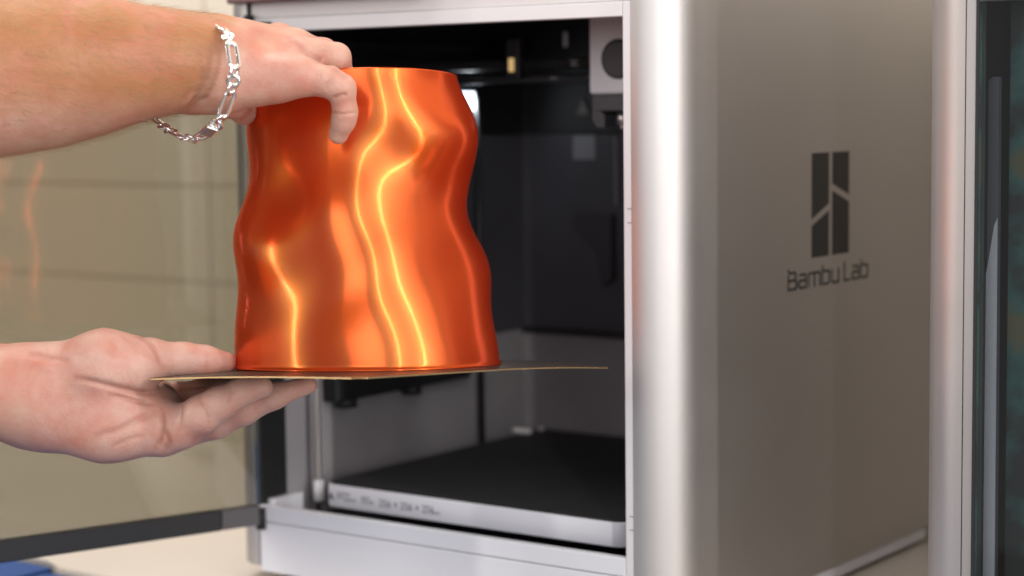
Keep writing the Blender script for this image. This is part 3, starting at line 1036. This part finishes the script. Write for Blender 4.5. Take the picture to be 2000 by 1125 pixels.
# ---- upper arm: right hand, palm down, over the rim
def upper_arm():
    F = Field((-0.43, 0.055, 1.02), (-0.072, 0.215, 1.24), 0.0008)
    A = F.new()
    # forearm: two side-by-side cones give the oval section
    for dd in (-0.012, 0.016):
        F.chain(A, [(-420, 172, 1.095+dd, 186), (-260, 160, 1.10+dd, 178), (0, 139, 1.11+dd, 154), (100, 134, 1.115+dd, 141), (200, 125, 1.12+dd, 121), (290, 121, 1.125+dd, 96), (345, 120, 1.128+dd, 86), (400, 120, 1.13+dd, 77), (450, 125, 1.135+dd, 70)], 0.012)
    # palm block
    F.cone(A, (440, 150, 1.124, 57), (585, 147, 1.113, 36), 0.010)
    F.cone(A, (440, 98, 1.145, 55), (548, 86, 1.172, 37), 0.012)
    F.cone(A, (440, 122, 1.135, 62), (592, 112, 1.136, 35), 0.012)
    F.cone(A, (440, 110, 1.142, 58), (575, 95, 1.157, 35), 0.012)
    F.cone(A, (470, 158, 1.120, 46), (540, 158, 1.116, 40), 0.010)
    F.cone(A, (385, 180, 1.125, 38), (430, 176, 1.124, 40), 0.010)
    # fingers
    fing = F.new()
    for nodes in (
        [(575, 146, 1.113, 37), (640, 158, 1.112, 31), (667, 173, 1.113, 27), (674, 218, 1.118, 23), (671, 236, 1.121, 22), (661, 263, 1.127, 19)],
        [(585, 110, 1.138, 34), (622, 106, 1.145, 27), (657, 112, 1.152, 27), (670, 150, 1.163, 22), (668, 200, 1.172, 18)],
        [(575, 94, 1.158, 34), (632, 102, 1.176, 26), (650, 118, 1.180, 26), (660, 160, 1.186, 22), (658, 205, 1.190, 18)],
        [(540, 84, 1.178, 36), (590, 92, 1.198, 26), (608, 104, 1.204, 25), (616, 160, 1.205, 22), (616, 200, 1.205, 18)],
    ):
        G, sl = F.sub(nodes)
        E = G.new()
        G.chain(E, nodes, 0.0035)
        F.smin(fing, sl, E, 0.0015)
    G, sl = F.sub([(540, 84, 1.11, 40), (690, 260, 1.21, 30), (600, 100, 1.2, 40)])
    F.smin(A, sl, fing[sl], 0.007)
    th_ = [(415, 172, 1.150, 40), (455, 200, 1.170, 28), (476, 216, 1.186, 24), (478, 217, 1.19, 22)]
    G, sl = F.sub(th_)
    E = G.new()
    G.chain(E, th_, 0.006)
    F.smin(A, sl, E, 0.006)
    # creases, knuckle folds, tendons, wrist folds
    S = F.stroke
    S(A, [(648, 192), (664, 186), (676, 183)], 1.35, 0.94, 1.08, 1.135)
    S(A, [(646, 220), (672, 223), (697, 219)], 0.83, 0.68, 1.08, 1.135)
    S(A, [(632, 175), (645, 160), (650, 148)], 0.75, 1.87, 1.08, 1.12)
    S(A, [(480, 100), (540, 118), (600, 128)], -0.57, 4.50, 1.06, 1.16)
    S(A, [(560, 70), (590, 98), (640, 128), (672, 148)], 1.20, 2.04, 1.08, 1.135)
    S(A, [(500, 60), (545, 80), (580, 96)], 0.75, 2.55, 1.06, 1.16)
    S(A, [(385, 100), (392, 140), (388, 180), (376, 206)], 0.75, 2.04, 1.05, 1.14)
    S(A, [(415, 190), (440, 196), (480, 194), (530, 186)], -0.80, 5.00, 1.06, 1.12)
    S(A, [(330, 120), (380, 130), (430, 140)], -0.92, 6.00, 1.05, 1.14)
    S(A, [(368, 214), (384, 196), (404, 188)], 1.20, 1.53, 1.05, 1.14)
    S(A, [(352, 200), (366, 184), (390, 172)], 0.75, 1.70, 1.05, 1.14)
    for k in range(9):
        x = 575+k*7
        S(A, [(x, 110+k*3.2), (x-5, 120+k*3.4), (x-4, 132+k*3.2)], 0.18, 0.77, 1.06, 1.14)
    me, px, py, pts = F.mesh(A, 'arm')
    c = 118+0*px
    tan = 1-smooth(385, 470, px+0.5*(py-120))
    tan = tan*(1-0.75*smooth(0.10, 0.9, (py-c)/150-0.15*(px/400)))
    tan = np.maximum(tan, 0.45*smooth(150, 60, py)*smooth(700, 520, px))
    tan = np.maximum(tan, 0.22)
    tone_attr(me, tan)
    me.materials.append(M_SKIN)
    return me, px, py, pts


me_up, upx, upy, upts = upper_arm()
arm1 = under(person, link('arm', me_up))
arm1['label'] = 'tanned arm reaching over the vase rim, palm down, wearing a bracelet'


def arm_hair(px, py, pts):
    ok = np.where((px > -40) & (px < 420) & (pts[:, 2] < 1.16))[0]
    pick = rng.choice(ok, 4800)
    V, Fc = [], []
    c_loc = np.array(local(200, 122, 1.125))
    for i in pick:
        p = pts[i]
        nrm = np.array([0.0, p[1]-np.interp(px[i], [0, 200, 420], [local(0, 139, 1.11)[1], local(200, 122, 1.125)[1], local(420, 120, 1.13)[1]]), p[2]-1.125])
        nrm /= np.linalg.norm(nrm)+1e-9
        d = np.array([1.0, rng.normal(-0.25, 0.35), rng.normal(0, 0.35)])
        d = d-nrm*(d@nrm)
        d /= np.linalg.norm(d)
        L = rng.uniform(0.005, 0.012)
        w = np.cross(nrm, d)*0.00007
        lift = rng.uniform(0.15, 0.5)
        b = len(V)
        for k, t in enumerate((0, 0.35, 0.7, 1.0)):
            q = p+d*L*t+nrm*L*(lift*t-0.30*t*t)
            ww = w*(1-0.75*t)
            for e in (q-ww, q+ww):
                V.append(CAM+e[0]*CR+e[1]*CU+e[2]*CF)
        for k in range(3):
            Fc.append((b+2*k, b+2*k+1, b+2*k+3, b+2*k+2))
    me = bpy.data.meshes.new('arm_hair')
    me.from_pydata([tuple(v) for v in V], [], Fc)
    me.materials.append(mat('fair_hair', (0.42, 0.25, 0.12), 0.45))
    o = link('arm_hair', me)
    o['kind'] = 'stuff'
    return o


hair = arm_hair(upx, upy, upts)
hair.parent = arm1
hair.matrix_parent_inverse = Matrix.Translation(person.location).inverted()
hair.matrix_parent_inverse = (Matrix.Translation(person.location) @ arm1.matrix_parent_inverse).inverted()


# ---- lower arm: left hand, palm up, thumb on the plate
def lower_arm():
    F = Field((-0.45, -0.115, 1.135), (-0.105, -0.012, 1.29), 0.0008)
    A = F.new()
    for dd in (-0.006, 0.018):
        F.chain(A, [(-400, 752, 1.193+dd, 116), (-230, 758, 1.195+dd, 102), (-60, 760, 1.195+dd, 82), (20, 764, 1.195+dd, 79), (85, 775, 1.195+dd, 87)], 0.012)
    F.cone(A, (70, 735, 1.190, 54), (205, 716, 1.180, 66), 0.016)        # thenar
    F.cone(A, (205, 716, 1.180, 66), (258, 716, 1.180, 52), 0.012)
    F.cone(A, (70, 800, 1.200, 72), (210, 820, 1.192, 75), 0.016)        # hypothenar
    F.cone(A, (210, 820, 1.192, 75), (315, 836, 1.192, 54), 0.014)
    F.cone(A, (120, 775, 1.208, 80), (300, 802, 1.212, 58), 0.014)       # middle of the palm
    F.cone(A, (150, 740, 1.218, 62), (290, 775, 1.238, 46), 0.012)
    # thumb
    th_ = [(215, 715, 1.182, 58), (288, 704, 1.186, 42), (360, 702, 1.196, 31), (400, 705, 1.200, 28), (441, 708, 1.203, 21)]
    G, sl = F.sub(th_)
    E = G.new()
    G.chain(E, th_, 0.005)
    F.smin(A, sl, E, 0.007)
    # fingers
    fing = F.new()
    for nodes in (
        [(318, 838, 1.192, 48), (352, 834, 1.186, 42), (397, 808, 1.176, 37), (430, 787, 1.174, 32), (470, 766, 1.176, 27), (512, 756, 1.180, 21)],
        [(325, 840, 1.214, 46), (420, 822, 1.206, 34), (475, 799, 1.202, 30), (535, 773, 1.201, 25), (603, 752, 1.204, 17)],
        [(310, 806, 1.232, 40), (372, 792, 1.238, 30), (440, 768, 1.238, 25), (500, 756, 1.236, 18)],
        [(298, 782, 1.245, 36), (345, 775, 1.254, 27), (400, 762, 1.256, 23), (450, 757, 1.254, 19)],
    ):
        G, sl = F.sub(nodes)
        E = G.new()
        G.chain(E, nodes, 0.004)
        F.smin(fing, sl, E, 0.0012)
    G, sl = F.sub([(290, 840, 1.17, 48), (620, 740, 1.26, 30)])
    F.smin(A, sl, fing[sl], 0.006)
    S = F.stroke
    near = (1.10, 1.20)
    S(A, [(317, 716), (306, 690), (292, 668), (270, 655)], 1.10, 2.20, 1.10, 1.215)       # web fold of the thumb
    for k in range(5):
        S(A, [(300-k*9, 705-k*5), (288-k*9, 684-k*4), (268-k*8, 664-k*2)], 0.38, 0.77, *near)
    S(A, [(300, 768), (270, 766), (235, 758), (195, 748), (150, 738)], 1.95, 1.87, *near)  # thenar fold
    S(A, [(296, 790), (260, 782), (215, 770)], 1.05, 1.36, *near)
    S(A, [(316, 800), (318, 830), (314, 858), (305, 872)], 1.50, 1.36, *near)            # finger root folds
    S(A, [(357, 795), (354, 815), (352, 838)], 1.05, 0.94, *near)
    S(A, [(322, 840), (330, 862), (322, 882)], 1.05, 1.70, *near)
    S(A, [(300, 808), (265, 822), (225, 842), (190, 850)], 1.05, 2.04, *near)
    S(A, [(280, 850), (250, 858), (220, 872)], 0.60, 1.36, *near)
    S(A, [(449, 757), (452, 770), (446, 786)], 0.75, 0.94, *near)                          # finger joints
    S(A, [(392, 778), (402, 800), (408, 824)], 0.75, 1.19, *near)
    S(A, [(405, 690), (404, 706), (402, 724)], 0.45, 0.85, 1.10, 1.21)
    S(A, [(60, 690), (95, 700), (130, 702)], 1.05, 1.70, *near)
    S(A, [(20, 700), (60, 704), (110, 720)], -1.03, 3.40, *near)
    for k in range(7):
        S(A, [(150+k*16, 690+k*4), (175+k*15, 705+k*5), (185+k*14, 725+k*4)], 0.21, 1.02, *near)
    me, px, py, pts = F.mesh(A, 'arm')
    tone_attr(me, 0.28*smooth(120, -60, px)+0.10*smooth(700, 655, py)+0.08)
    me.materials.append(M_SKIN)
    return me, px, py, pts


me_lo, lpx, lpy, lpts = lower_arm()
arm2 = under(person, link('arm', me_lo))
arm2['label'] = 'pale forearm with palm up, thumb on the plate and fingers below it'

# ------------------------------------------------------------------ silver chain bracelet
def link_mesh(name, L, Wd, r, n=22, m=8):
    """one flat oval link, long axis x, lying in xy"""
    bm = bmesh.new()
    rc = Wd/2-r
    path = []
    s = max(0, L/2-r-rc)
    for i in range(n):
        t = 2*math.pi*i/n
        x = math.cos(t)*rc+(s if math.cos(t) > 0 else -s)
        path.append(Vector((x, math.sin(t)*rc, 0)))
    rings = []
    for i in range(n):
        tn = (path[(i+1) % n]-path[i-1]).normalized()
        b = Vector((-tn.y, tn.x, 0))
        rings.append([bm.verts.new(path[i]+b*math.cos(q)*r+Vector((0, 0, 1))*math.sin(q)*r*0.7) for q in [2*math.pi*j/m for j in range(m)]])
    for i in range(n):
        for j in range(m):
            bm.faces.new((rings[i][j], rings[(i+1) % n][j], rings[(i+1) % n][(j+1) % m], rings[i][(j+1) % m]))
    bmesh.ops.recalc_face_normals(bm, faces=bm.faces)
    me = bpy.data.meshes.new(name)
    bm.to_mesh(me)
    bm.free()
    me.materials.append(M_SILVER)
    me.shade_smooth()
    return me


def make_bracelet():
    ctrl = [(398, 37, 1.150), (420, 44, 1.118), (440, 62, 1.096), (453, 92, 1.084), (458, 125, 1.081), (456, 157, 1.082), (448, 192, 1.086), (436, 224, 1.090), (416, 250, 1.098), (386, 270, 1.112), (352, 267, 1.128), (318, 245, 1.146), (295, 222, 1.165), (300, 180, 1.186), (322, 120, 1.196), (352, 66, 1.190), (378, 42, 1.172)]
    P_ = np.array([at(*c) for c in ctrl])
    n = len(P_)
    dense = []
    for i in range(n):                       # closed Catmull-Rom
        p0, p1, p2, p3 = P_[i-1], P_[i], P_[(i+1) % n], P_[(i+2) % n]
        for t in np.linspace(0, 1, 40, endpoint=False):
            dense.append(0.5*((2*p1)+(-p0+p2)*t+(2*p0-5*p1+4*p2-p3)*t*t+(-p0+3*p1-3*p2+p3)*t**3))
    dense = np.array(dense)
    seg = np.linalg.norm(np.roll(dense, -1, 0)-dense, axis=1)
    cum = np.concatenate([[0], np.cumsum(seg)])
    total = cum[-1]
    cen = dense.mean(0)
    root = thing('bracelet', 'silver chain bracelet hanging loose round the upper wrist', 'bracelet', tuple(cen))
    short = link_mesh('link_short', 0.0080, 0.0084, 0.00135)
    long_ = link_mesh('link_long', 0.0186, 0.0084, 0.00135)
    seq = []
    s = 0.004
    k = 0
    while s < total-0.008:
        big = (k % 4 == 2)
        pitch = 0.0150 if big else 0.0050
        seq.append((s+pitch/2, big))
        s += pitch
        k += 1
    def point(s):
        s = s % total
        i = min(np.searchsorted(cum, s)-1, len(dense)-1)
        i = max(i, 0)
        t = (s-cum[i])/seg[i]
        return dense[i]*(1-t)+dense[(i+1) % len(dense)]*t
    for k, (sm, big) in enumerate(seq):
        h = 0.006 if big else 0.0025
        p = (point(sm-h)+point(sm+h))/2
        t = Vector(point(sm+h)-point(sm-h)).normalized()
        out = Vector(p-cen)
        out = (out-t*out.dot(t)).normalized()
        side = out.cross(t)
        a = math.radians(30 if k % 2 else -24) if not big else math.radians(6)
        nrm = out*math.cos(a)+side*math.sin(a)
        sd = nrm.cross(t)
        o = link('link', long_ if big else short)
        o.matrix_world = Matrix([[t[0], sd[0], nrm[0], p[0]], [t[1], sd[1], nrm[1], p[1]], [t[2], sd[2], nrm[2], p[2]], [0, 0, 0, 1]])
        under(root, o)
    # clasp
    p = at(408, 256, 1.0985)
    t = Vector(at(396, 266, 1.105)-at(424, 240, 1.094)).normalized()
    out = Vector(p-cen)
    out = (out-t*out.dot(t)).normalized()
    sd = out.cross(t)
    bm = bmesh.new()
    add_box(bm, -0.0045, 0.0045, -0.0037, 0.0037, -0.0013, 0.0013, bev=0.0007)
    o = finish('clasp', bm, M_SILVER)
    o.matrix_world = Matrix([[t[0], sd[0], out[0], p[0]], [t[1], sd[1], out[1], p[1]], [t[2], sd[2], out[2], p[2]], [0, 0, 0, 1]])
    under(root, o)


make_bracelet()
